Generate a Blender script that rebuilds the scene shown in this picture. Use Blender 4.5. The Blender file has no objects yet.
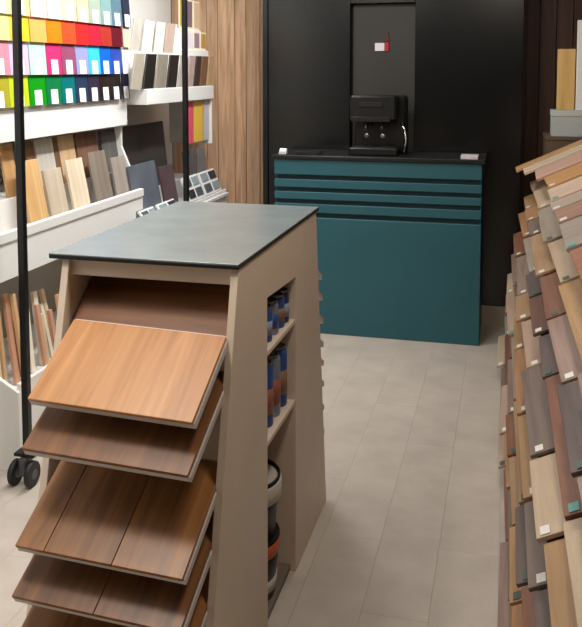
import bpy, bmesh, math, random
from mathutils import Vector, Matrix
random.seed(7)
S = bpy.context.scene
COL = S.collection
R = math.radians

# ------------------------------------------------------------------ camera
F, PX, PY, PITCH, YAW, EYE = 844.0, 291.0, 136.0, R(4.5), R(14.44), 1.63
cd = bpy.data.cameras.new('camera'); cam = bpy.data.objects.new('camera', cd); COL.objects.link(cam)
cam.location = (0, 0, EYE); cam.rotation_euler = (R(90) - PITCH, 0, YAW)
cd.sensor_fit = 'HORIZONTAL'; cd.sensor_width = 36; cd.lens = F * 36 / 582
cd.shift_y = -(313.5 - PY) / 582
cd.clip_start = .05
S.camera = cam
# ------------------------------------------------------------------ world, exposure
w = bpy.data.worlds.new('world'); S.world = w; w.use_nodes = True
w.node_tree.nodes['Background'].inputs[0].default_value = (.9, .95, 1, 1)
w.node_tree.nodes['Background'].inputs[1].default_value = .05
S.view_settings.view_transform = 'Standard'; S.view_settings.look = 'None'
S.view_settings.gamma = 1; S.view_settings.use_curve_mapping = False
S.view_settings.exposure = 0.0
# ------------------------------------------------------------------ lights of the shop (ceiling fittings above the frame, and one added fill)
def area(name, loc, target, sx, sy, power, col, spread=180):
    l = bpy.data.lights.new(name, 'AREA'); l.shape = 'RECTANGLE'; l.size = sx; l.size_y = sy
    l.energy = power; l.color = col; l.spread = R(spread)
    o = bpy.data.objects.new(name, l); COL.objects.link(o); o.location = loc
    o.rotation_euler = (Vector(target) - Vector(loc)).to_track_quat('-Z', 'Y').to_euler()
    return o
area('shelf_wash_light', (-1.25, 3.1, 2.6), (-2.15, 3.1, 1.45), 5.2, .12, 53, (.97, .985, 1), 140)
area('shelf_aisle_ceiling_light', (-1.35, 4.1, 2.74), (-1.3, 4.1, 0), .5, .5, 20, (1, .98, .96))
area('aisle_ceiling_light', (-.45, 4.1, 2.74), (-.45, 4.1, 0), .4, .4, 12, (1, .95, .9))
area('entrance_ceiling_light', (-1.35, 1.35, 2.74), (-1.2, 1.45, 0), .4, .4, 23, (1, .91, .8))
area('rack_fill_light', (.02, 1.9, 2.74), (-.3, 2.3, 0), .3, .3, 19, (1, .88, .76))  # added fill light, brightens the island side, the floor and the rack

# ------------------------------------------------------------------ helpers
def lin(h):
    h = h.lstrip('#'); v = [int(h[i:i+2], 16) / 255 for i in (0, 2, 4)]
    return tuple(c / 12.92 if c <= .04045 else ((c + .055) / 1.055) ** 2.4 for c in v) + (1,)
def ray(x, y):
    f = Vector((-math.sin(YAW) * math.cos(PITCH), math.cos(YAW) * math.cos(PITCH), -math.sin(PITCH)))
    r = Vector((math.cos(YAW), math.sin(YAW), 0)); u = r.cross(f)
    return f + r * ((x - PX) / F) + u * ((PY - y) / F)
def on(x, y, ax, val):
    "point where the sight line of a pixel meets the plane  axis = value"
    d = ray(x, y); o = Vector((0, 0, EYE)); return o + d * ((val - o[ax]) / d[ax])

_m = {}
def mat(name, col, rough=.5, metal=0, bump=0, bscale=60, vary=0, trans=0, emit=0, spec=.5, mott=0, mscale=3):
    if name in _m: return _m[name]
    m = bpy.data.materials.new(name); m.use_nodes = True; _m[name] = m
    nt = m.node_tree; b = nt.nodes['Principled BSDF']
    c = lin(col) if isinstance(col, str) else col
    b.inputs['Base Color'].default_value = c; b.inputs['Roughness'].default_value = rough
    b.inputs['Metallic'].default_value = metal; b.inputs['Specular IOR Level'].default_value = spec
    if trans: b.inputs['Transmission Weight'].default_value = trans
    tc = nt.nodes.new('ShaderNodeTexCoord')
    if mott or vary:
        n = nt.nodes.new('ShaderNodeTexNoise'); n.inputs['Scale'].default_value = mscale; n.inputs['Detail'].default_value = 6
        oi = nt.nodes.new('ShaderNodeObjectInfo'); va = nt.nodes.new('ShaderNodeVectorMath'); va.operation = 'ADD'
        sc = nt.nodes.new('ShaderNodeMath'); sc.operation = 'MULTIPLY'; sc.inputs[1].default_value = 37
        nt.links.new(oi.outputs['Random'], sc.inputs[0]); nt.links.new(tc.outputs['Object'], va.inputs[0])
        nt.links.new(sc.outputs[0], va.inputs[1]); nt.links.new(va.outputs[0], n.inputs['Vector'])
        mr = nt.nodes.new('ShaderNodeMapRange'); mr.inputs['From Min'].default_value = .3; mr.inputs['From Max'].default_value = .7
        mr.inputs['To Min'].default_value = 1 - mott; mr.inputs['To Max'].default_value = 1 + mott
        nt.links.new(n.outputs['Fac'], mr.inputs['Value'])
        r2 = nt.nodes.new('ShaderNodeMapRange'); r2.inputs['To Min'].default_value = 1 - vary; r2.inputs['To Max'].default_value = 1 + vary
        nt.links.new(oi.outputs['Random'], r2.inputs['Value'])
        mu = nt.nodes.new('ShaderNodeMath'); mu.operation = 'MULTIPLY'
        nt.links.new(mr.outputs[0], mu.inputs[0]); nt.links.new(r2.outputs[0], mu.inputs[1])
        hs = nt.nodes.new('ShaderNodeHueSaturation'); hs.inputs['Color'].default_value = c
        nt.links.new(mu.outputs[0], hs.inputs['Value']); nt.links.new(hs.outputs[0], b.inputs['Base Color'])
    if bump:
        n = nt.nodes.new('ShaderNodeTexNoise'); n.inputs['Scale'].default_value = bscale
        bp = nt.nodes.new('ShaderNodeBump'); bp.inputs['Strength'].default_value = bump; bp.inputs['Distance'].default_value = .002
        nt.links.new(tc.outputs['Object'], n.inputs['Vector']); nt.links.new(n.outputs['Fac'], bp.inputs['Height'])
        nt.links.new(bp.outputs[0], b.inputs['Normal'])
    if emit:
        b.inputs['Emission Color'].default_value = c; b.inputs['Emission Strength'].default_value = emit
    return m
def wood(name, dark, light, axis=1, rough=.45, scale=1.0, vary=.12):
    "grain streaks along one axis of the object, shifted and toned a little per object"
    if name in _m: return _m[name]
    m = bpy.data.materials.new(name); m.use_nodes = True; _m[name] = m
    nt = m.node_tree; b = nt.nodes['Principled BSDF']; L = nt.links.new
    tc = nt.nodes.new('ShaderNodeTexCoord'); oi = nt.nodes.new('ShaderNodeObjectInfo')
    sc = nt.nodes.new('ShaderNodeMath'); sc.operation = 'MULTIPLY'; sc.inputs[1].default_value = 53
    va = nt.nodes.new('ShaderNodeVectorMath'); va.operation = 'ADD'
    L(oi.outputs['Random'], sc.inputs[0]); L(tc.outputs['Object'], va.inputs[0]); L(sc.outputs[0], va.inputs[1])
    mp = nt.nodes.new('ShaderNodeMapping'); s = [38 * scale] * 3; s[axis] = 2.2 * scale
    mp.inputs['Scale'].default_value = s; L(va.outputs[0], mp.inputs['Vector'])
    n = nt.nodes.new('ShaderNodeTexNoise'); n.inputs['Scale'].default_value = 1; n.inputs['Detail'].default_value = 7
    n.inputs['Roughness'].default_value = .62; n.inputs['Distortion'].default_value = .6; L(mp.outputs[0], n.inputs['Vector'])
    cr = nt.nodes.new('ShaderNodeValToRGB'); cr.color_ramp.elements[0].position = .3; cr.color_ramp.elements[1].position = .68
    cr.color_ramp.elements[0].color = lin(dark); cr.color_ramp.elements[1].color = lin(light); L(n.outputs['Fac'], cr.inputs[0])
    hs = nt.nodes.new('ShaderNodeHueSaturation'); L(cr.outputs[0], hs.inputs['Color'])
    mr = nt.nodes.new('ShaderNodeMapRange'); mr.inputs['To Min'].default_value = 1 - vary; mr.inputs['To Max'].default_value = 1 + vary
    L(oi.outputs['Random'], mr.inputs['Value']); L(mr.outputs[0], hs.inputs['Value']); L(hs.outputs[0], b.inputs['Base Color'])
    bp = nt.nodes.new('ShaderNodeBump'); bp.inputs['Strength'].default_value = .25; bp.inputs['Distance'].default_value = .001
    L(n.outputs['Fac'], bp.inputs['Height']); L(bp.outputs[0], b.inputs['Normal'])
    b.inputs['Roughness'].default_value = rough
    return m

def tag(o, label, cat, group=None, kind=None):
    if label: o['label'] = label
    if cat: o['category'] = cat
    if group: o['group'] = group
    if kind: o['kind'] = kind
    return o
def empty(name, loc, label=None, cat=None, group=None, rz=0):
    o = bpy.data.objects.new(name, None); COL.objects.link(o); o.location = loc; o.rotation_euler = (0, 0, rz)
    o.empty_display_size = .05
    return tag(o, label, cat, group)
class MB:
    "collects solids into one mesh, in world coordinates; build() moves them to the frame of the parent"
    def __init__(s): s.bm = bmesh.new()
    def box(s, x0, x1, y0, y1, z0, z1, mtx=None):
        v = [s.bm.verts.new(p) for p in ((x0,y0,z0),(x1,y0,z0),(x1,y1,z0),(x0,y1,z0),(x0,y0,z1),(x1,y0,z1),(x1,y1,z1),(x0,y1,z1))]
        for f in ((3,2,1,0),(4,5,6,7),(0,1,5,4),(1,2,6,5),(2,3,7,6),(3,0,4,7)): s.bm.faces.new([v[i] for i in f])
        if mtx: bmesh.ops.transform(s.bm, matrix=mtx, verts=v)
        return s
    def prism(s, pts, ax, a, b):
        "polygon pts in the two other axes, extruded along axis ax from a to b"
        def P(p, t):
            q = list(p); q.insert(ax, t); return q
        A = [s.bm.verts.new(P(p, a)) for p in pts]; B = [s.bm.verts.new(P(p, b)) for p in pts]; n = len(pts)
        s.bm.faces.new(A); s.bm.faces.new(B[::-1])
        for i in range(n): s.bm.faces.new([A[i], B[i], B[(i+1) % n], A[(i+1) % n]])
        bmesh.ops.recalc_face_normals(s.bm, faces=s.bm.faces[:]); return s
    def lathe(s, prof, c=(0,0,0), n=24, axis=2):
        rings = []
        for r, z in prof:
            ring = []
            for i in range(n):
                a = 2 * math.pi * i / n; p = [r * math.cos(a), r * math.sin(a)]; p.insert(axis, z)
                ring.append(s.bm.verts.new(Vector(p) + Vector(c)))
            rings.append(ring)
        for a, b in zip(rings, rings[1:]):
            for i in range(n): s.bm.faces.new([a[i], a[(i+1) % n], b[(i+1) % n], b[i]])
        s.bm.faces.new(rings[0][::-1]); s.bm.faces.new(rings[-1])
        bmesh.ops.recalc_face_normals(s.bm, faces=s.bm.faces[:]); s.smooth = True; return s
    def tube(s, pts, r, n=8):
        rings = []
        for i, p in enumerate(pts):
            p = Vector(p); d = (Vector(pts[min(i+1, len(pts)-1)]) - Vector(pts[max(i-1, 0)])).normalized()
            u = d.orthogonal().normalized(); v = d.cross(u)
            rings.append([s.bm.verts.new(p + (u * math.cos(2*math.pi*k/n) + v * math.sin(2*math.pi*k/n)) * r) for k in range(n)])
        for a, b in zip(rings, rings[1:]):
            for i in range(n): s.bm.faces.new([a[i], a[(i+1) % n], b[(i+1) % n], b[i]])
        s.bm.faces.new(rings[0][::-1]); s.bm.faces.new(rings[-1])
        bmesh.ops.recalc_face_normals(s.bm, faces=s.bm.faces[:]); s.smooth = True; return s
    def build(s, name, m, parent=None, bevel=0, origin=None, local=False, seg=1):
        if bevel:
            bmesh.ops.bevel(s.bm, geom=s.bm.edges[:], offset=bevel, segments=seg, affect='EDGES', profile=.5)
        me = bpy.data.meshes.new(name)
        off = Vector((0,0,0))
        if not local:
            if parent is not None:
                off = wloc(parent)
            elif origin is not None: off = Vector(origin)
        bmesh.ops.translate(s.bm, verts=s.bm.verts[:], vec=-off)
        s.bm.to_mesh(me); s.bm.free(); me.materials.append(m)
        if getattr(s, 'smooth', False):
            me.polygons.foreach_set('use_smooth', [len(p.vertices) == 4 for p in me.polygons])
        o = bpy.data.objects.new(name, me); COL.objects.link(o)
        if parent is not None: o.parent = parent
        elif origin is not None: o.location = off
        return o
def wloc(o):
    v = Vector(o.location)
    while o.parent: o = o.parent; v += Vector(o.location)
    return v
def box(name, b, m, parent=None, bevel=.002, origin=None): return MB().box(*b).build(name, m, parent, bevel, origin)
def inst(name, me, parent, loc, rot=(0,0,0), scale=(1,1,1)):
    o = bpy.data.objects.new(name, me); COL.objects.link(o); o.parent = parent; o.location = loc; o.rotation_euler = rot; o.scale = scale
    return o
def slab(name, dims, mtx, m, parent=None, bevel=.001):
    "box in its own tilted frame, so that the grain follows the piece"
    o = MB().box(*dims).build(name, m, None, bevel, local=True)
    if parent is not None:
        o.parent = parent; mtx = Matrix.Translation(-wloc(parent)) @ mtx
    o.matrix_local = mtx
    return o
ORD = ['first','second','third','fourth','fifth','sixth','seventh','eighth','ninth','tenth','eleventh','twelfth','thirteenth','fourteenth','fifteenth','sixteenth','seventeenth','eighteenth','nineteenth','twentieth']

# ------------------------------------------------------------------ materials
white = mat('white_laminate', '#e9e8e4', .4)
wallw = mat('white_paint', '#e6e4df', .7, bump=.1, bscale=200)
blackp = mat('black_metal', '#0c0c0d', .35, spec=.4)
blackwall = mat('black_panel', '#050708', .24, spec=.65)
greypanel = mat('charcoal_panel', '#34332f', .55)
teal = mat('teal_lacquer', '#245963', .5, mott=.04, mscale=5)
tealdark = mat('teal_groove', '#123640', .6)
beige = mat('beige_laminate', '#ddccb8', .5, mott=.03, mscale=6)
slate = mat('dark_slate_laminate', '#828d8f', .22, bump=.15, bscale=220, mott=.08, mscale=9)
edgeblk = mat('black_edge', '#121314', .4)
greyedge = mat('grey_board_edge', '#cdc5bf', .5)
screed = mat('screed', '#a0958a', .8)
floorm = mat('stone_look_plank', '#bbb0a4', .5, bump=.12, bscale=90, vary=.02, mott=.09, mscale=7)
wallwood = wood('walnut_panel', '#a37d5f', '#dcb592', 2, .5, .9, .14)
wallwood_shaded = wood('shaded_walnut_panel', '#3a251b', '#664432', 2, .5, .9, .14)  # right-hand panelling: same wood darkened, its shade put into the colours
oak = wood('golden_oak', '#a26d3d', '#c58f5c', 1, .38, .8, .03)
oakb = wood('honey_oak', '#6f441f', '#a06a36', 1, .4, .8, .05)
oakc = wood('brown_oak', '#5e391c', '#8a582e', 1, .42, .8, .05)
backwood = wood('brown_back_wood', '#6a3f22', '#8d5a33', 0, .5, .8, .03)

# ------------------------------------------------------------------ setting
XL, XR, YB, YF, ZC = -2.42, .72, 5.85, -2.4, 2.8
YK = 5.45                                     # face of the black partition behind the counter
fl = tag(box('floor', (XL - .1, XR + .1, YF - .1, YB + .1, -.16, -.011), screed, None, 0), None, None, kind='structure')
pl = MB().box(-.0998, .0998, -.5998, .5998, -.011, 0).build('plank', floorm, fl, .0005)
pme = pl.data; k = 0
for i in range(17):
    x = XL + .02 + i * .2 + .1
    if x > XR + .1: continue
    y = YF + .6 - random.choice((0, .4, .8))
    while y < YB + .5:
        if k == 0: pl.location = (x, y, 0)
        else: inst('plank', pme, fl, (x, y, 0))
        k += 1; y += 1.2
def struct(name, b, m, bevel=0): return tag(box(name, b, m, None, bevel), None, None, kind='structure')
struct('wall_left', (XL - .1, XL, YF, YB, 0, ZC), wallw)
dkw = mat('dark_paint', '#3d3a37', .7)
struct('wall_right', (XR, XR + .1, YF, YB, 0, ZC), dkw)
struct('wall_front', (XL, XR, YF - .1, YF, 0, ZC), dkw)
struct('ceiling', (XL - .1, XR + .1, YF - .1, YB + .1, ZC, ZC + .1), mat('grey_ceiling_paint', '#8d8a86', .8))
wb = struct('wall_back', (XL, XR, YB + .02, YB + .12, 0, ZC), mat('dark_batten', '#2a1d16', .7))
x = XL + .005
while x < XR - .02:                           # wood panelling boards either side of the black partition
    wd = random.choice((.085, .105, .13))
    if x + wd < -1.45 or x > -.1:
        box('panel_board', (x, min(x + wd, XR) - .004, YB - random.uniform(0, .006), YB + .02, 0, ZC), wallwood if x < -1 else wallwood_shaded, wb, .0015)
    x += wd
# black partition: left, right and top panels round a shallow recess
BX0, RX0, RX1, BX1 = on(263, 100, 1, YK).x, on(350, 60, 1, YK).x, on(415, 60, 1, YK).x, on(523, 60, 1, YK).x
ZR = on(380, 3, 1, YK).z
pa = struct('wall_partition', (BX0 + .01, BX1 - .01, YK + .06, YK + .14, 0, ZC), mat('partition_core', '#08090a', .6))
def ppanel(b): box('wall_panel', b, blackwall, pa, .002)
ppanel((BX0, BX0 + .035, YK - .006, YK + .06, 0, ZC))
ppanel((BX0 + .038, RX0, YK, YK + .06, 0, ZC))
ppanel((RX1, BX1, YK, YK + .06, 0, ZC))
ppanel((RX0, RX1, YK, YK + .06, ZR, ZC))
box('recess_panel', (RX0 + .012, RX1 - .004, YK + .045, YK + .06, 0, ZR - .006), greypanel, pa, .001)
tag(box('baseboard_back', (BX0, BX1, YK - .018, YK - .0005, 0, .125), mat('stone_baseboard', '#b5a898', .55), None, .002), None, None, kind='structure')

# ------------------------------------------------------------------ teal counter
CX0, CX1, CY0, CY1 = -1.395, -.14, 5.0, 5.43
c = empty('service_counter', ((CX0 + CX1) / 2, 5.2, 0), 'teal service counter with grooved front standing before the black wall', 'counter')
box('carcass', (CX0 + .012, CX1 - .012, CY0 + .03, CY1, 0, 1.08), tealdark, c, .001)
box('front_panel', (CX0, CX1, CY0, CY0 + .03, 0, .723), teal, c, .003)
for z0, z1 in ((.752, .806), (.834, .88), (.907, .957)):
    box('slat', (CX0, CX1, CY0 + .003, CY0 + .03, z0, z1), teal, c, .003)
box('upper_panel', (CX0, CX1, CY0, CY0 + .03, .986, 1.08), teal, c, .003)
for x in (CX0, CX1 - .012): box('side_panel', (x, x + .012, CY0 + .031, CY1, 0, 1.08), teal, c, .002)
box('counter_top', (CX0 - .015, CX1 + .018, CY0 - .012, CY1, 1.081, 1.106), edgeblk, c, .003)

# machine on the counter
ZT = 1.107
mx0, mx1 = on(353, 120, 1, 5.22).x, on(405, 120, 1, 5.22).x
mc = (mx0 + mx1) / 2
mg = mat('machine_black', '#0a0a0a', .38); mgl = mat('machine_grey', '#2b2a27', .35, metal=.4); chrome = mat('chrome', '#d8d8d6', .15, metal=1)
e = empty('coffee_machine', (mc, 5.25, ZT), 'black boxy countertop coffee machine standing on the teal counter', 'machine')
box('back_housing', (mx0, mx1, 5.26, 5.4, ZT, ZT + .36), mg, e, .012)
box('top_housing', (mx0, mx1 - .04, 5.1, 5.262, ZT + .21, ZT + .365), mg, e, .012)
box('control_strip', (mx0 + .06, mx1 - .12, 5.093, 5.1, ZT + .295, ZT + .325), mgl, e, .002)
box('trim_band', (mx0 + .01, mx1 - .075, 5.092, 5.101, ZT + .205, ZT + .235), mgl, e, .002)
box('drip_tray', (mx0, mx1 - .03, 5.08, 5.26, ZT, ZT + .045), mg, e, .006)
box('drip_grid', (mx0 + .02, mx1 - .05, 5.09, 5.25, ZT + .045, ZT + .049), mgl, e, .001)
for q, xx in enumerate((on(368, 130, 1, 5.15).x, on(384, 130, 1, 5.15).x)):
    g = MB().lathe([(.026, 0), (.03, .008), (.03, .03), (.024, .036)], (xx, 5.17, ZT + .172), 16).build('brew_head', mgl, e)
    MB().tube([(xx, 5.16, ZT + .185), (xx, 5.1, ZT + .18), (xx, 5.055, ZT + .165)], .011, 8).build('portafilter_handle', mg, g)
    MB().lathe([(.012, 0), (.016, .004), (.012, .01)], (xx, 5.1, ZT + .12), 12, 1).build('gauge', chrome, g)
MB().tube([(mx1 - .02, 5.15, ZT + .2), (mx1 + .01, 5.13, ZT + .16), (mx1 + .02, 5.12, ZT + .09), (mx1 + .008, 5.11, ZT + .02)], .006, 8).build('steam_pipe', chrome, e)
# small items on the counter
p = on(280, 156, 2, ZT + .02)
e = empty('card_holder', (-1.355, 5.06, ZT), 'small white card holder at the left end of the teal counter', 'card holder')
MB().prism([(5.03, ZT), (5.085, ZT), (5.066, ZT + .034), (5.06, ZT + .034)], 0, -1.375, -1.33).build('stand', white, e, .002)
box('cards', (-1.372, -1.333, 5.031, 5.045, ZT + .001, ZT + .018), mat('card', '#cfd2d2', .6), e, .001)
e = empty('counter_tray', (-1.2, 5.1, ZT), 'low dark grey tray lying near the left end of the counter', 'tray')
box('tray_base', (-1.27, -1.12, 5.03, 5.14, ZT, ZT + .008), mgl, e, .002)
for y in (5.03, 5.134): box('tray_rim', (-1.27, -1.12, y, y + .006, ZT + .008, ZT + .02), mgl, e, .001)
e = empty('paper_stack', (-.22, 5.08, ZT), 'small stack of white leaflets at the right end of the teal counter', 'papers')
for q in range(3): MB().box(-.265, -.165, 5.01, 5.15, ZT + q*.006, ZT + q*.006 + .0055, ).build('leaflet', mat('paper', '#d9d4d6', .6), e, .0008)
# sign in the recess
p0, p1 = on(375, 43, 1, YK + .04), on(389, 51, 1, YK + .04)
e = empty('wall_sign', ((p0.x + p1.x) / 2, YK + .04, p1.z), 'tiny white and red sign on the grey recess behind the counter', 'sign')
red = mat('sign_red', '#b52a3e', .5); sw = mat('sign_white', '#efeceb', .5)
sgn = box('plate', (p0.x, p0.x + .062, YK + .035, YK + .0445, p1.z, p0.z), sw, e, .002)
box('red_end', (p0.x + .063, p1.x, YK + .035, YK + .0445, p1.z - .004, p0.z + .006), red, e, .004)
MB().prism([(p0.x + .05, p0.z + .01), (p1.x, p0.z + .01), (p1.x - .006, p0.z + .075), (p0.x + .07, p0.z + .04)], 1, YK + .038, YK + .0445).build('red_emblem', mat('sign_dark_red', '#5a2029', .5), e, .001)

# ------------------------------------------------------------------ island
IX0, IX1, IZ = -1.125, -.64, 1.137
isl = empty('display_island', (-.9, 2.4, 0), 'beige laminate display island with dark slate top and sloping sample tiers', 'display stand')
box('top', (-1.158, -.636, 1.952, 2.862, IZ + .0105, IZ + .014), slate, isl, .0008)
box('top_core', (-1.158, -.636, 1.952, 2.862, IZ, IZ + .0104), edgeblk, isl, .001)
FY = lambda z: 1.965 - (1.137 - z) * .25           # front edge of the side panels leans out towards the floor
BY = lambda z: 2.835 + (1.137 - z) * .165
oy0, oy1, ozt = 2.22, 2.55, .975
# right side panel cut out round the open niche
th = .02
def side(name, pts, x0, x1): MB().prism(pts, 0, x0, x1).build(name, beige, isl, .0012)
side('side_panel', [(FY(0), 0), (oy0, 0), (oy0, ozt + .02), (oy1, ozt), (oy1, 0), (BY(0), 0), (BY(IZ), IZ), (FY(IZ), IZ)], IX1 - th, IX1)
side('side_panel', [(FY(0), 0), (BY(0), 0), (BY(IZ), IZ), (FY(IZ), IZ)], IX0, IX0 + th)
box('top_rail', (IX0 + th, IX1 - th, 1.975, 1.993, IZ - .045, IZ), beige, isl, .001)
# niche box
NX = -.915
box('niche_back', (NX - .012, NX, oy0 - .012, oy1 + .012, .02, ozt + .03), beige, isl, .001)
for y in (oy0 - .012, oy1): box('niche_side', (NX, IX1 - th, y, y + .012, .02, ozt + .03), beige, isl, .001)
for z in (.575, .838): box('niche_shelf', (NX, IX1 - .003, oy0, oy1, z - .014, z), beige, isl, .001)
box('plinth', (IX0 + th, IX1 - th, FY(0) + .06, BY(0) - .05, 0, .02), mat('plinth_dark', '#786c60', .6), isl, .001)
# tiers: sloping shelf boards with samples lying on them
SX0, SX1 = IX0 + th + .004, IX1 - th - .004
tiers = [(1.712, .848, 32, 'golden', oak, 1), (1.682, .740, 30, 'brown', oakc, 1), (1.645, .524, 30, 'honey', oakb, 3), (1.626, .413, 28, 'dark', oakc, 2), (1.608, .29, 28, 'warm', oakb, 1)]
names = {'golden': 'golden oak flooring sample on the top tier of the island front', 'brown': 'brown oak flooring sample on the second tier of the island front',
         'honey': 'three-plank honey oak flooring sample on the third tier of the island front', 'dark': 'dark brown flooring sample with one seam on the fourth tier of the island front',
         'warm': 'warm brown flooring sample on the lowest visible tier of the island front'}
for yf, zf, ang, key, m, n in tiers:
    a = R(ang); L = .255 if key == 'golden' else .30
    mt = Matrix.Translation((SX1, yf, zf)) @ Matrix.Rotation(R(-1.8), 4, 'Z') @ Matrix.Rotation(R(1.2), 4, 'Y') @ Matrix.Rotation(a, 4, 'X')
    WB = SX1 - SX0 - .012
    sh = slab('tier_shelf', (-WB, 0, 0, L, -.028, -.010), mt, greyedge, isl)
    e = empty('flooring_sample', ((SX0 + SX1) / 2, yf, zf - .01), names[key], 'flooring sample', 'flooring samples on the island front')
    wds = [1] if n == 1 else ([.18, .41, .41] if n == 3 else [.5, .5]); x = -WB + .001
    for wv in wds:
        ww = (WB - .004) * wv
        slab('plank', (x + .0006, x + ww - .0006, -.003, L - .01, -.0097, 0), mt, m, e, .0012); x += ww
# sloping brown back board inside the opening above the first tier
mt = Matrix.Translation((0, 1.955, .962)) @ Matrix.Rotation(R(40), 4, 'X')
slab('back_board', (SX0, SX1, 0, .19, -.012, 0), mt, backwood, isl)
# rear tiers: only their edges stick out past the right panel
for q, (y_, z_) in enumerate([(3.053, .861), (3.066, .779), (3.08, .685), (3.085, .592), (3.09, .518), (3.095, .435), (3.1, .34), (3.105, .24)]):
    mt = Matrix.Translation((0, y_, z_)) @ Matrix.Rotation(R(-28), 4, 'X')
    MB().box(SX0, SX1, -.24, 0, -.02, -.0085, mt).build('rear_shelf', greyedge, isl, .001)
    e = MB().box(SX0 + .002, SX1 - .001, -.235, .002, -.0082, 0, mt).build('flooring_sample', wood('pale_oak', '#b59b78', '#d3bd9b', 0), None, .001, (-.9, y_ - .1, z_ - .1))
    tag(e, 'pale flooring sample on the %s tier from the top at the rear of the island' % ORD[q], 'flooring sample', 'flooring samples at the island rear')

# tins and buckets in the niche
def tin(x, y, z, r, h, body, lab, label, grp):
    e = empty('paint_tin', (x, y, z), label, 'tin', grp)
    MB().lathe([(r*.97, 0), (r, .004), (r, h - .012), (r*.9, h - .004)], (x, y, z), 20).build('body', body, e)
    MB().lathe([(r*1.012, h*.2), (r*1.012, h*.62)], (x, y, z), 20).build('paper_label', lab, e)
    MB().lathe([(r*.86, h - .004), (r*.88, h + .004), (r*.8, h + .004), (r*.78, h)], (x, y, z), 20).build('lid', mat('tin_lid', '#8d9093', .35, metal=.7), e)
blue = mat('tin_blue', '#2c4e92', .35); navy = mat('tin_navy', '#26325c', .4); silver = mat('tin_silver', '#8a94a2', .35, metal=.4)
labw = mat('tin_label_pale', '#8f9cb4', .5); labr = mat('tin_label_red', '#9a5a48', .5); labb = mat('tin_label_brown', '#8c6a52', .5)
for q, (y, b, l) in enumerate([(2.255, navy, labw), (2.325, blue, labw), (2.395, silver, blue), (2.465, blue, labb), (2.52, navy, labw)]):
    tin(-.685, y, .839, .029, .098, b, l, '%s tin, %s from the front on the upper shelf of the island niche' % (('navy', 'blue', 'silver', 'blue', 'navy')[q], ORD[q]), 'tins on the upper niche shelf')
for q, (y, b, l) in enumerate([(2.265, navy, labw), (2.345, blue, labr), (2.425, silver, labr), (2.505, blue, labb)]):
    tin(-.695, y, .576, .036, .185, b, l, '%s tall tin, %s from the front on the lower shelf of the island niche' % (('navy', 'blue', 'silver', 'blue')[q], ORD[q]), 'tins on the lower niche shelf')
bk = mat('bucket_black', '#101114', .4); bw = mat('bucket_white', '#c9c2b8', .45); bo = mat('bucket_orange', '#c2562a', .45)
for z, lab, band in ((.0205, 'black bucket with orange and white bands at the bottom of the island niche', 1), (.2105, 'open black bucket with a white rim, stacked on the lower bucket', 0)):
    cx, cy = -.773, 2.388
    e = empty('bucket', (cx, cy, z), lab, 'bucket', 'buckets in the island niche')
    e.scale = (1.12, 1.12, 1)
    h = .19 if not band else .188
    if band:
        MB().lathe([(.092, 0), (.106, h)], (cx, cy, z), 32).build('body', bk, e)
        MB().lathe([(.0962, h*.14), (.0990, h*.34)], (cx, cy, z), 32).build('white_band', bw, e)
        MB().lathe([(.1045, h*.74), (.1070, h*.96)], (cx, cy, z), 32).build('orange_band', bo, e)
    else:
        MB().lathe([(.092, 0), (.108, h*.98), (.102, h*.98), (.087, .012)], (cx, cy, z), 32).build('body', bk, e)
        MB().lathe([(.1055, h*.62), (.111, h*.64), (.1115, h*.9), (.1075, h*.92)], (cx, cy, z), 32).build('rim_band', bw, e)

# ------------------------------------------------------------------ wheeled black rack
RXp, RY0, RY1 = -1.815, 2.87, 4.59
e = empty('wheeled_rack', (RXp, (RY0 + RY1) / 2, 0), 'tall black metal rack on castors in front of the white sample shelves', 'rack')
box('top_bar', (RXp - .014, RXp + .014, RY0 + .015, RY1 - .015, 2.42, 2.448), blackp, e, .002)
rub = mat('castor_rubber', '#1b1b1c', .6); gm = mat('castor_grey', '#55565a', .4, metal=.5)
for y in (RY0, RY1):
    box('upright', (RXp - .014, RXp + .014, y - .014, y + .014, .125, 2.45), blackp, e, .002)
    cs = box('castor_plate', (RXp - .045, RXp + .045, y - .03, y + .03, .112, .125), blackp, e, .002)
    for s in (-1, 1):
        MB().lathe([(.044, -.011), (.05, -.007), (.05, .007), (.044, .011)], (RXp + s*.036, y - .03, .05), 20, 0).build('wheel', rub, cs)
        MB().lathe([(.02, -.0125), (.022, 0), (.02, .0125)], (RXp + s*.036, y - .03, .05), 14, 0).build('hub', gm, cs)
    MB().box(RXp - .016, RXp + .016, y - .045, y + .012, .04, .112).build('fork', gm, cs, .004)

# ------------------------------------------------------------------ left wall, near display unit
XW = XL + .004
D = empty('sample_display_unit', (-2.2, 3.4, 0), 'white stepped display unit with colour swatch board along the left wall', 'display unit')
UY0, UY1 = 2.3, 4.33
box('front_panel', (-1.99, -1.972, UY0, UY1, .77, .925), white, D, .001)
box('lip', (-1.992, -1.965, UY0, UY1, .926, .968), white, D, .002)
box('ledge', (XW, -1.993, UY0, UY1, .905, .924), white, D, .001)
box('underside_board', (XW, -1.992, UY0, UY1, .77, .785), white, D, .001)
box('back_step', (XW, -2.09, UY0, UY1, .925, 1.07), white, D, .001)
box('back_panel', (XW, XW + .02, UY0, UY1, 1.071, 1.318), white, D, .001)
box('swatch_board', (XW, -2.07, UY0, UY1 + .022, 1.32, 2.7), white, D, .002)
MB().prism([(XW, .77), (-1.992, .77), (-1.992, .95), (-2.10, 1.2), (-2.10, 1.318), (XW, 1.318)], 1, UY1 + .002, UY1 + .02).build('end_panel', white, D, .001)
box('lower_back', (XW, XW + .02, UY0, UY1, 0, .77), mat('greige_board', '#a2978b', .6), D, .001)
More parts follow.
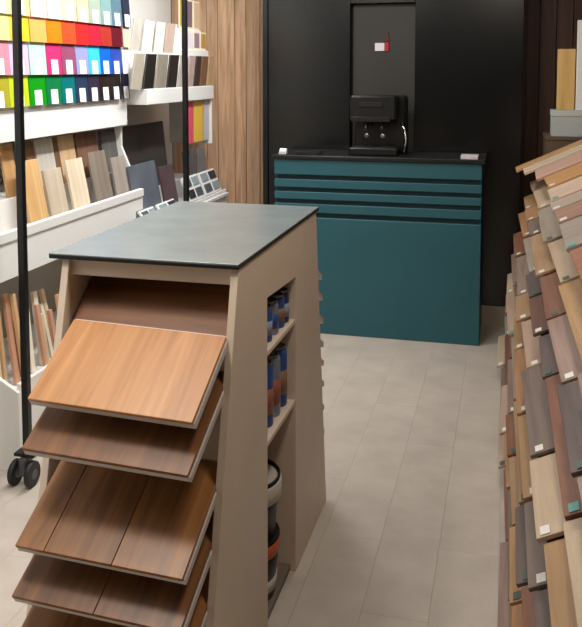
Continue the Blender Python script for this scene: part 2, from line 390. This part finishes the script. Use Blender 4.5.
for y in (UY0, UY1): box('leg_panel', (XW + .02, -2.05, y, y + .018, 0, .769), white, D, .001)
# colour swatches
pal = {
 3: [('pale yellow','#e0d69a'),('cream yellow','#e2d488'),('pale pink','#dcbcb2'),('pale green','#c4d2b4'),('cream','#d0bea0'),('beige','#b5a98e'),('grey green','#929e8f'),('grey teal','#73908f'),('slate blue','#516b78'),('navy','#23283c')],
 2: [('pale lemon','#e6df8c'),('yellow','#eac52e'),('tan orange','#eba65a'),('orange','#ee7a14'),('orange red','#ee4a26'),('red','#dc2626'),('crimson','#b81f34'),('brick red','#a23026'),('maroon','#5c1020'),('peach','#efb6a2')],
 1: [('rose','#dd8796'),('pale lilac','#cdb6cf'),('pale mint','#b6dac8'),('magenta','#c2306a'),('plum','#8e4a66'),('lavender','#8f91c4'),('cyan','#38b6da'),('bright blue','#0f5cc4'),('royal blue','#27459c'),('white','#e8e8ec')],
 0: [('olive','#a89f2e'),('lime','#bcca2c'),('green','#0f8f12'),('dark green','#0d7340'),('teal','#076a6c'),('slate navy','#263650'),('dark purple','#30283a'),('brown black','#271a18'),('black','#1c1617'),('midnight navy','#1a1c34')]}
rz = [(1.468, 1.615), (1.606, 1.762), (1.752, 1.868), (1.862, 2.06)]
rown = ['lowest', 'second lowest', 'second highest', 'top']
tagm = mat('swatch_tag', '#f2f1ee', .5)
ys = [3.105, 3.255, 3.405, 3.545, 3.68, 3.813, 3.94, 4.065, 4.188, 4.31]
for r in range(4):
    for q, (cn, hx) in enumerate(pal[r]):
        y = ys[q]; z0, z1 = rz[r]; x = -2.052 + .004 * r
        wv = (ys[min(q + 1, 9)] - ys[min(q, 8)]) * .49 if q < 9 else .042
        e = empty('colour_swatch', (x, y, z0), '%s swatch in the %s row of the white swatch board, %s from left' % (cn, rown[r], ORD[q]), 'colour swatch', 'colour swatches on the white board')
        mt = Matrix.Translation((x, y, z0)) @ Matrix.Rotation(R(-4), 4, 'Y')
        m = mat('swatch_' + cn.replace(' ', '_') + str(r), hx, .3, vary=.001, mott=.05, mscale=20)
        cdp = MB().box(-.002, .002, -wv, wv, 0, z1 - z0, mt).build('card', m, e, .0008)
        if r != 2:
            MB().box(.0021, .0032, -.03, .03, .002, .07, mt).build('tag', tagm, e)
# wood samples standing on the ledge and on the step behind
def lean_panel(name, y0, y1, xb, zb, h, lean, m, t=.012, roll=0):
    "slab whose foot is at x=xb, z=zb, leaning back towards the wall by lean degrees"
    mt = Matrix.Translation((xb, (y0 + y1) / 2, zb)) @ Matrix.Rotation(R(-lean), 4, 'Y') @ Matrix.Rotation(R(roll), 4, 'X')
    return slab(name, (-t, 0, (y0 - y1) / 2, (y1 - y0) / 2, 0, h), mt, m)
W = lambda n, a, b: wood(n, a, b, 2, .5, .7, .04)
fs = [('pale maple', 2.62, 2.80, W('maple', '#c8a87c', '#e0c7a0'), .25), ('cream white', 2.86, 3.04, W('cream', '#d8d2c6', '#e8e4da'), .26), ('golden beech', 3.245, 3.395, W('beech', '#c09058', '#ddb680'), .27), ('light taupe', 3.42, 3.575, W('taupe', '#b3a189', '#cdbda6'), .21),
      ('pale birch', 3.63, 3.79, W('birch', '#d2bea0', '#e8d9c0'), .235), ('grey brown', 3.86, 4.04, W('greybrown', '#6f6358', '#8f8274'), .25), ('warm grey', 4.09, 4.25, W('warmgrey', '#8c8178', '#aaa096'), .2)]
for cn, y0, y1, m, h in fs:
    tag(lean_panel('wood_sample', y0, y1, -2.0, .925, h + .04, 11, m), '%s wood sample leaning in the front row on the white ledge' % cn, 'wood sample', 'wood samples on the ledge')
bs = [('tan', 0, 12, W('tan', '#a27c50', '#c39a68')), ('dark walnut', 24, 33, W('dwalnut', '#5c4430', '#7b5d42')), ('silver grey', 34, 52, W('sgrey', '#a9a49a', '#c4bfb4')), ('umber', 52.5, 57, W('umber', '#5c4430', '#7b5d42')),
      ('light oak', 57.5, 73, W('loak', '#b3916a', '#ccae88')), ('reddish brown', 75, 96, W('redbrown', '#5f4032', '#84604c')), ('charcoal', 100, 115, W('charc', '#4b4744', '#686460'))]
for cn, p0, p1, m in bs:
    y0, y1 = on(p0, 142, 0, -2.14).y, on(p1, 142, 0, -2.14).y
    tag(lean_panel('wood_sample', y0, y1, -2.105, 1.0705, .235, 9, m), '%s wood sample standing in the back row below the colour swatches' % cn, 'wood sample', 'wood samples on the rear step')

# low bin with wood strips
bn = empty('strip_bin', (-2.1, 3.5, 0), 'low white bin with sloping sides holding wood strips below the display unit', 'bin')
by0, by1, bx1 = 2.93, 4.2, -1.89
zf, zbk = .33, .62
MBp = [(bx1, 0), (bx1, zf), (XL + .03, zbk), (XL + .03, 0)]
for y in (by0, by1 - .018): MB().prism(MBp, 1, y, y + .018).build('side_panel', white, bn, .001)
box('front_panel', (bx1 - .018, bx1, by0 + .018, by1 - .018, 0, .36), white, bn, .001)
box('bottom', (XL + .03, bx1 - .018, by0 + .018, by1 - .018, .29, .306), white, bn, .001)
sticks = [('#cfb48c', '#e4cfaa'), ('#9a7856', '#b59270'), ('#ddd0b8', '#ece2ce'), ('#b98f62', '#d2ad80'), ('#b5846a', '#cfa084')]
sn = ['pale', 'brown', 'cream', 'tan', 'reddish']
q = 0
for y in [2.968 + .034 * i for i in range(20)]:
    ci = (q * 3 + q // 4) % 5; h = .40 - .006 * q + random.uniform(-.12, .04)
    wv = random.uniform(.022, .032)
    m = W('strip_' + sn[ci], *sticks[ci])
    mt = Matrix.Translation((-1.95 - random.uniform(0, .07), y, .3065)) @ Matrix.Rotation(R(-random.uniform(5, 12)), 4, 'Y') @ Matrix.Rotation(R(random.uniform(-4, 4)), 4, 'X')
    o = slab('wood_strip', (-.016, 0, -wv/2, wv/2, 0.004, h), mt, m)
    tag(o, '%s slim wood strip in the low white bin, %s from the near end' % (sn[ci], ORD[q]), 'wood strip', 'wood strips in the low bin'); q += 1

# ------------------------------------------------------------------ left wall, far display unit
E2 = empty('tile_display_unit', (-2.2, 4.95, 0), 'white shelf unit with tile samples beside the wood panelling', 'display unit')
VY0, VY1 = 4.36, 5.52
box('base_front', (-1.90, -1.882, VY0, VY1, 0, .76), white, E2, .001)
box('base_top', (XW, -1.87, VY0, VY1, .762, .782), white, E2, .001)
box('back_board', (XW, XW + .02, VY0, VY1, .783, 2.6), white, E2, .001)
box('shelf', (XL + .02, -1.972, VY0 + .05, VY1, 1.43, 1.52), white, E2, .003)
box('upper_step', (XL + .03, -2.08, VY0 + .05, on(193, 30, 0, -1.985).y - .004, 1.5205, 1.735), white, E2, .001)
box('end_panel', (-2.30, -1.985, VY1 - .014, VY1, 1.12, 1.429), white, E2, .001)
for z in (.783,):
    box('stop_rail', (-1.90, -1.885, VY0, VY1, z, z + .02), white, E2, .001)
box('lower_step', (XL + .03, -2.11, VY0, VY1, .783, .90), white, E2, .001)
def chipz(px0, px1, z0, h, X, cn, hx, where, grp, slant=25, lean=4):
    y0 = on(px0, 70, 0, X).y; y1 = on(px1, 70, 0, X).y
    m = mat('chip_' + cn.replace(' ', '_'), hx, .45, mott=.1, mscale=14, vary=.02)
    sh = Matrix.Identity(4); sh[1][2] = math.tan(R(slant))
    mt = Matrix.Translation((X, (y0 + y1) / 2, z0)) @ Matrix.Rotation(R(-lean), 4, 'Y') @ sh
    o = MB().box(-.01, 0, (y0 - y1) / 2, (y1 - y0) / 2, 0.001, h, mt).build('tile_sample', m, None, .001, (X, (y0 + y1) / 2, z0))
    return tag(o, '%s tile chip %s' % (cn, where), 'tile sample', grp)
g = 'tile chips on the upper shelf'; wv = 'in the lower row above the white shelf, beside the swatch board or the wood panelling'
for a, b, cn, hx in [(131, 141, 'greige', '#9c9484'), (143, 153, 'jet black', '#15120f'), (155, 165, 'taupe', '#857c6e'), (167, 176, 'black', '#1a1613'), (178, 183, 'stone grey', '#a49c92'), (187, 193, 'rosy taupe', '#a58d86'), (194, 199, 'dark brown', '#2c211b'), (200, 206, 'chestnut brown', '#6c4c34'), (207, 211, 'sand brown', '#b08f6a')]:
    chipz(a, b, 1.5205, .2, -1.988, cn, hx, 'in the lower row above the white shelf', g)
for a, b, cn, hx in [(131, 139, 'light greige', '#b9b2a6'), (143, 152, 'off white', '#dcd9d3'), (155, 163, 'ivory', '#e2dcd0'), (165, 173, 'rosy beige', '#c0a898'), (174, 177, 'chalk white', '#e4e0da')]:
    chipz(a, b, 1.7355, .19, -2.09, cn, hx, 'in the middle row on the upper step', g)
# white stand with bordered cards at the far end of the shelf
X = -1.985
cs0, cs1 = on(193, 30, 0, X).y, VY1 + .03
st = empty('card_stand', (X - .05, (cs0 + cs1) / 2, 1.5205), 'white two-tier stand of sample cards at the far end of the shelf', 'stand')
box('lower_tier', (X - .09, X - .035, cs0, cs1, 1.5205, 1.76), white, st, .001)
box('upper_tier', (X - .14, X - .0905, cs0, cs1, 1.5205, 1.90), white, st, .001)
for zz, xx, row, cl in ((1.7605, X - .05, 'lower', (('white lilac', '#d8ccd8'), ('mauve', '#8d7484'), ('ochre', '#b58a42'))), (1.9005, X - .1, 'upper', (('mustard yellow', '#b9a22c'), ('plum grey', '#75606a'), ('light tan', '#cdb08c')))):
    for q, (cn, hx) in enumerate(cl):
        y0 = cs0 + .012 + q * (cs1 - cs0) / 3; y1 = y0 + (cs1 - cs0) / 3 - .014
        o = empty('sample_card', (xx, y0, zz), '%s sample card with pale border on the %s tier of the card stand' % (cn, row), 'sample card', 'bordered sample cards')
        sh = Matrix.Identity(4); sh[1][2] = .2; mt = Matrix.Translation((xx, y0, zz)) @ Matrix.Rotation(R(-4), 4, 'Y') @ sh
        h = .125 if row == 'lower' else .2
        MB().box(-.006, 0, 0, y1 - y0, 0, h, mt).build('card', mat('card_cream', '#e6d9bc', .5), o, .0008)
        MB().box(.0002, .0014, .012, y1 - y0 - .012, .014, h - .012, mt).build('colour_field', mat('card_' + cn.replace(' ', '_'), hx, .5), o)
# big tiles standing on the lower part
def stand(px0, px1, z0, h, X, cn, hx, where, lean=8, name='tile_sample', t=.012, rough=.4):
    y0 = on(px0, 150, 0, X).y; y1 = on(px1, 150, 0, X).y
    m = mat('slab_' + cn.replace(' ', '_'), hx, rough, mott=.15, mscale=10, vary=.02)
    mt = Matrix.Translation((X, (y0 + y1) / 2, z0)) @ Matrix.Rotation(R(-lean), 4, 'Y')
    o = MB().box(-t, 0, (y0 - y1) / 2, (y1 - y0) / 2, 0.001, h, mt).build(name, m, None, .001, (X, (y0 + y1) / 2, z0))
    return tag(o, '%s %s' % (cn, where), 'tile sample', 'tile samples on the lower part')
stand(125, 169, .9005, .40, -2.13, 'black stone', '#3a3937', 'slab standing behind under the white shelf', 6)
stand(137, 163, .783, .32, -1.96, 'blue grey', '#5d636c', 'square tile leaning in front of the black stone slab', 10)
stand(166, 179, .783, .27, -1.965, 'maroon grey', '#5a474c', 'tile standing beside the blue grey tile', 10)
stand(188, 193, .783, .32, -1.98, 'dark olive grey', '#4b4c45', 'strip standing under the pink card', 6)
stand(195, 199, .783, .32, -1.98, 'charcoal grey', '#57585a', 'strip standing under the yellow card', 6)
stand(202, 209, .783, .32, -1.98, 'mid grey', '#6c6d6e', 'strip at the far end under the white shelf', 6)
for a, b, cn, hx in [(186, 193, 'pink', '#e0506c'), (194, 203, 'yellow', '#e6bc48'), (204, 209, 'pale grey', '#c9c4c8')]:
    X = -2.0; y0 = on(a, 130, 0, X).y; y1 = min(on(b, 130, 0, X).y, 5.5)
    o = empty('colour_card', (X, y0, 1.14), '%s colour card hanging below the white shelf' % cn, 'colour card', 'colour cards below the shelf')
    box('card', (X - .004, X, y0, y1, 1.15, 1.422), mat('hang_' + cn.replace(' ', '_'), hx, .5), o, .0005)
    box('hanger_strip', (X - .006, X + .001, y0, y1, 1.4225, 1.4295), white, o, .0005)
# white sample trays with small chips on the base top
for q, (px0, px1) in enumerate(((146, 160), (163, 180), (194, 209), (212, 229))):
    X = -1.90 if q < 2 else -1.887
    y0, y1 = on(px0, 195, 0, X).y, on(px1, 195, 0, X).y; y1 = min(y1, 5.50)
    if q == 2: y1 = 5.12; y0 = 4.86
    if q == 3: y0, y1 = 5.15, 5.45
    h = .05 if q < 2 else .16
    o = empty('sample_tray', (X, (y0 + y1) / 2, .805), ('low white tray of dark chips beside the near display unit', 'low white tray of dark chips in front of the maroon tile', 'white tilted tray of grey chips just right of the black post', 'white tilted tray of grey chips at the far end by the wood panelling')[q], 'tray', 'white chip trays')
    ln = 40 if q < 2 else 22
    mt = Matrix.Translation((X, 0, .79 if q >= 2 else .8035)) @ Matrix.Rotation(R(-ln), 4, 'Y')
    MB().box(-.012, 0, y0, y1, .02, .02 + h, mt).build('tray_board', white, o, .001)
    n = 2
    for i in range(n):
        for jj in range(2 if q >= 2 else 1):
            a = y0 + (y1 - y0) * (i + .12) / n; b = y0 + (y1 - y0) * (i + .88) / n
            hh = .02 + h * (.12 + .46 * jj) if q >= 2 else .03
            MB().box(0, .006, a, b, hh, hh + (h * .34 if q >= 2 else .028), mt).build('chip', mat('tray_chip%d' % ((i + jj + q) % 3), ('#4f565a', '#8b979c', '#2f3336')[(i + jj + q) % 3], .45), o, .001)

# ------------------------------------------------------------------ right wall rack of plank samples
RK = empty('plank_rack', (.35, 3.0, 0), 'long stepped rack along the right wall filled with wood plank samples', 'rack')
QY0, QY1 = .85, 4.9
TX = lambda z: .010 + .095 * z + .19 * max(0, z - .7)      # outer edge of the tiers leans back towards the wall
YW = Matrix.Translation((0, 1.5, 0)) @ Matrix.Rotation(.0115, 4, 'Z') @ Matrix.Translation((0, -1.5, 0))   # the rack stands slightly askew
TA = R(25)
body = [(TX(0) + .17, 0), (TX(.8) + .17, .8), (TX(1.09) + .16, 1.075), (.55, 1.2), (XR - .02, 1.2), (XR - .02, 0)]
rackm = mat('rack_brown_board', '#5d4a3b', .6)
cc = MB().prism(body, 1, QY0, QY1); bmesh.ops.transform(cc.bm, matrix=YW, verts=cc.bm.verts[:]); cc.build('carcass', rackm, RK, .001)
TZ = [.10, .22, .34, .46, .58, .70, .81, .91, 1.0]
wp = [('beige pink', '#b79680', '#d2b7a2'), ('honey tan', '#a98460', '#c8a680'), ('grey brown', '#78665a', '#94837a'), ('reddish brown', '#80503c', '#a5745a'), ('ochre', '#ab8458', '#c9a274'),
      ('dusky brown', '#5c4d49', '#786864'), ('pale sand', '#bfa68a', '#d6c1a6'), ('rosy taupe', '#8f7468', '#b3988c'), ('orange oak', '#ad7a50', '#cb9c72'), ('walnut', '#6b4a38', '#8b6651'), ('mushroom', '#a09282', '#bdb0a0')]
seq = [6, 2, 0, 3, 7, 1, 5, 10, 9, 0, 4, 2, 7, 6, 8, 3]
def dim(h, k):
    v = [int(h[q:q+2], 16) for q in (1, 3, 5)]; return '#' + ''.join('%02x' % int(c * k) for c in v)
wp = [(n, dim(a, .86), dim(b, .86)) for n, a, b in wp]
tw = mat('plank_tag_white', '#dcdad4', .5); tt = mat('plank_tag_teal', '#5f9c98', .5); td = mat('plank_tag_dark', '#4c5a50', .5)
kq = 0
for r, zb in enumerate(TZ):
    xb = TX(zb)
    mt = YW @ Matrix.Translation((xb, 0, zb)) @ Matrix.Rotation(-TA, 4, 'Y')
    slab('tier_shelf', (.012, .17, QY0, QY1, -.024, -.013), mt, rackm, RK)
    y = QY1 - random.uniform(-.03, .05); i = 0
    while y > QY0 + .2:
        L = random.choice((.36, .44, .52, .62, .74))
        cn, c1, c2 = wp[(seq[kq % 16] + kq // 16) % 11]; kq += 1
        m = wood('plank_' + cn.replace(' ', '_'), c1, c2, 1, .5, .9, .1)
        ov = random.uniform(-.012, .010)
        mt = YW @ Matrix.Translation((xb + ov, y, zb)) @ Matrix.Rotation(-TA, 4, 'Y') @ Matrix.Rotation(R(-.8), 4, 'X') @ Matrix.Rotation(R(random.uniform(-1, 1)), 4, 'Z')
        e = empty('plank_sample', (xb - .0115 * (y - 1.5), y - L / 2, zb), '%s plank, %s row from the floor, %s from far end of right-hand rack' % (cn, ORD[r], ORD[i]), 'wood sample', 'plank samples on the right-hand rack')
        slab('board', (0, .16, -L + .003, -.002, -.010, 0), mt, m, e, .0012)
        a = random.uniform(.008, .02)
        slab('tag', (a, a + .02, -L + .008, -L + .04, .0003, .002), mt, random.choice((tw, tw, tw, tt, td)), e, 0)
        y -= L; i += 1
# large samples lying on the sloping top
tops = [('golden tan', '#c08a50', '#dcb07a'), ('pale sand', '#cbb397', '#e2cfb5'), ('rosy tan', '#b98f7c', '#d6b29e'), ('honey orange', '#bb884e', '#d8a66e'), ('pale pink beige', '#cfae96', '#e4ccb8'), ('light taupe', '#a69484', '#c3b3a4'), ('rosy brown', '#96705e', '#b58e7c'), ('grey oak', '#8e8278', '#aca097'), ('red brown', '#86543f', '#a8735a'), ('cream oak', '#cbb498', '#e0cdb2'), ('dull walnut', '#6f5546', '#8d7161'), ('warm beige', '#b99b7c', '#d4ba9c')]
zb = 1.115; xb = TX(zb); y = QY1 + .02; i = 0
while y > QY0 + .2 and i < len(tops):
    L = (.20, .26, .42, .38, .34)[i % 5]
    cn, c1, c2 = tops[i]; c1 = dim(c1, .93); c2 = dim(c2, .93)
    m = wood('top_' + cn.replace(' ', '_'), c1, c2, 0, .5, .7, .04)
    mt = YW @ Matrix.Translation((xb, y, zb)) @ Matrix.Rotation(-TA, 4, 'Y') @ Matrix.Rotation(R(-1.2), 4, 'X') @ Matrix.Rotation(R(random.uniform(-1, 1)), 4, 'Z')
    e = empty('large_plank_sample', (xb + .2, y - L / 2, zb), '%s board on the sloping top of the right-hand rack, %s from far end' % (cn, ORD[i]), 'wood sample', 'large samples on the rack top')
    ov = (-.115, -.075, -.02)[i] if i < 3 else random.uniform(-.012, .012)
    slab('board', (ov, .38 + .02 * (i % 2), -L + .003, -.002, 0, .014), mt, m, e, .0015)
    if i > 2: slab('tag', (ov + .006, ov + .03, -L + .006, -L + .045, .0142, .0165), mt, (tw, tt, tw)[i % 3], e, 0)
    y -= L; i += 1
# low cabinet behind the far end of the rack with a carton and boards standing on it
KY0, KY1 = QY1 + .1, QY1 + .45
kx0 = on(552, 120, 1, KY0).x - .03
kz = 1.25
cb = empty('end_cabinet', ((kx0 + XR) / 2, (KY0 + KY1) / 2, 0), 'dark brown cabinet at the far end of the right-hand rack', 'cabinet')
box('body', (kx0, XR - .004, KY0, KY1, 0, kz - .02), rackm, cb, .002)
box('cabinet_top', (kx0 - .005, XR - .004, KY0 - .005, KY1, kz - .0195, kz), rackm, cb, .001)
bz = on(560, 111, 1, KY0 + .02).z
e = empty('sample_box', (.42, KY0 + .1, kz), 'pale blue grey sample box on the cabinet behind the rack boards', 'box')
box('carton', (kx0 + .03, .66, KY0 + .02, KY0 + .2, kz, bz), mat('pale_blue_grey_card', '#a9b2b0', .6), e, .002)
box('lid_edge', (kx0 + .027, .663, KY0 + .017, KY0 + .203, bz - .03, bz + .003), mat('pale_grey_card', '#b9bfbb', .6), e, .001)
def stand_board(px0, px1, py, y, cn, m, cat):
    a = on(px0, py, 1, y); x1 = on(px1, py, 1, y).x
    o = MB().box(a.x, x1, y, y + .03, bz + .0035, a.z).build('standing_board', m, None, .002, ((a.x + x1) / 2, y, bz)); return tag(o, cn, 'board')
stand_board(558, 576, 49, KY0 + .1, 'yellow tan wood board standing upright on the pale sample box', wood('yellow_tan', '#c49a55', '#dcb878', 2, .5, .7), '')
stand_board(578, 590, 20, KY0 + .06, 'tall white board standing upright beside the yellow tan board', white, '')
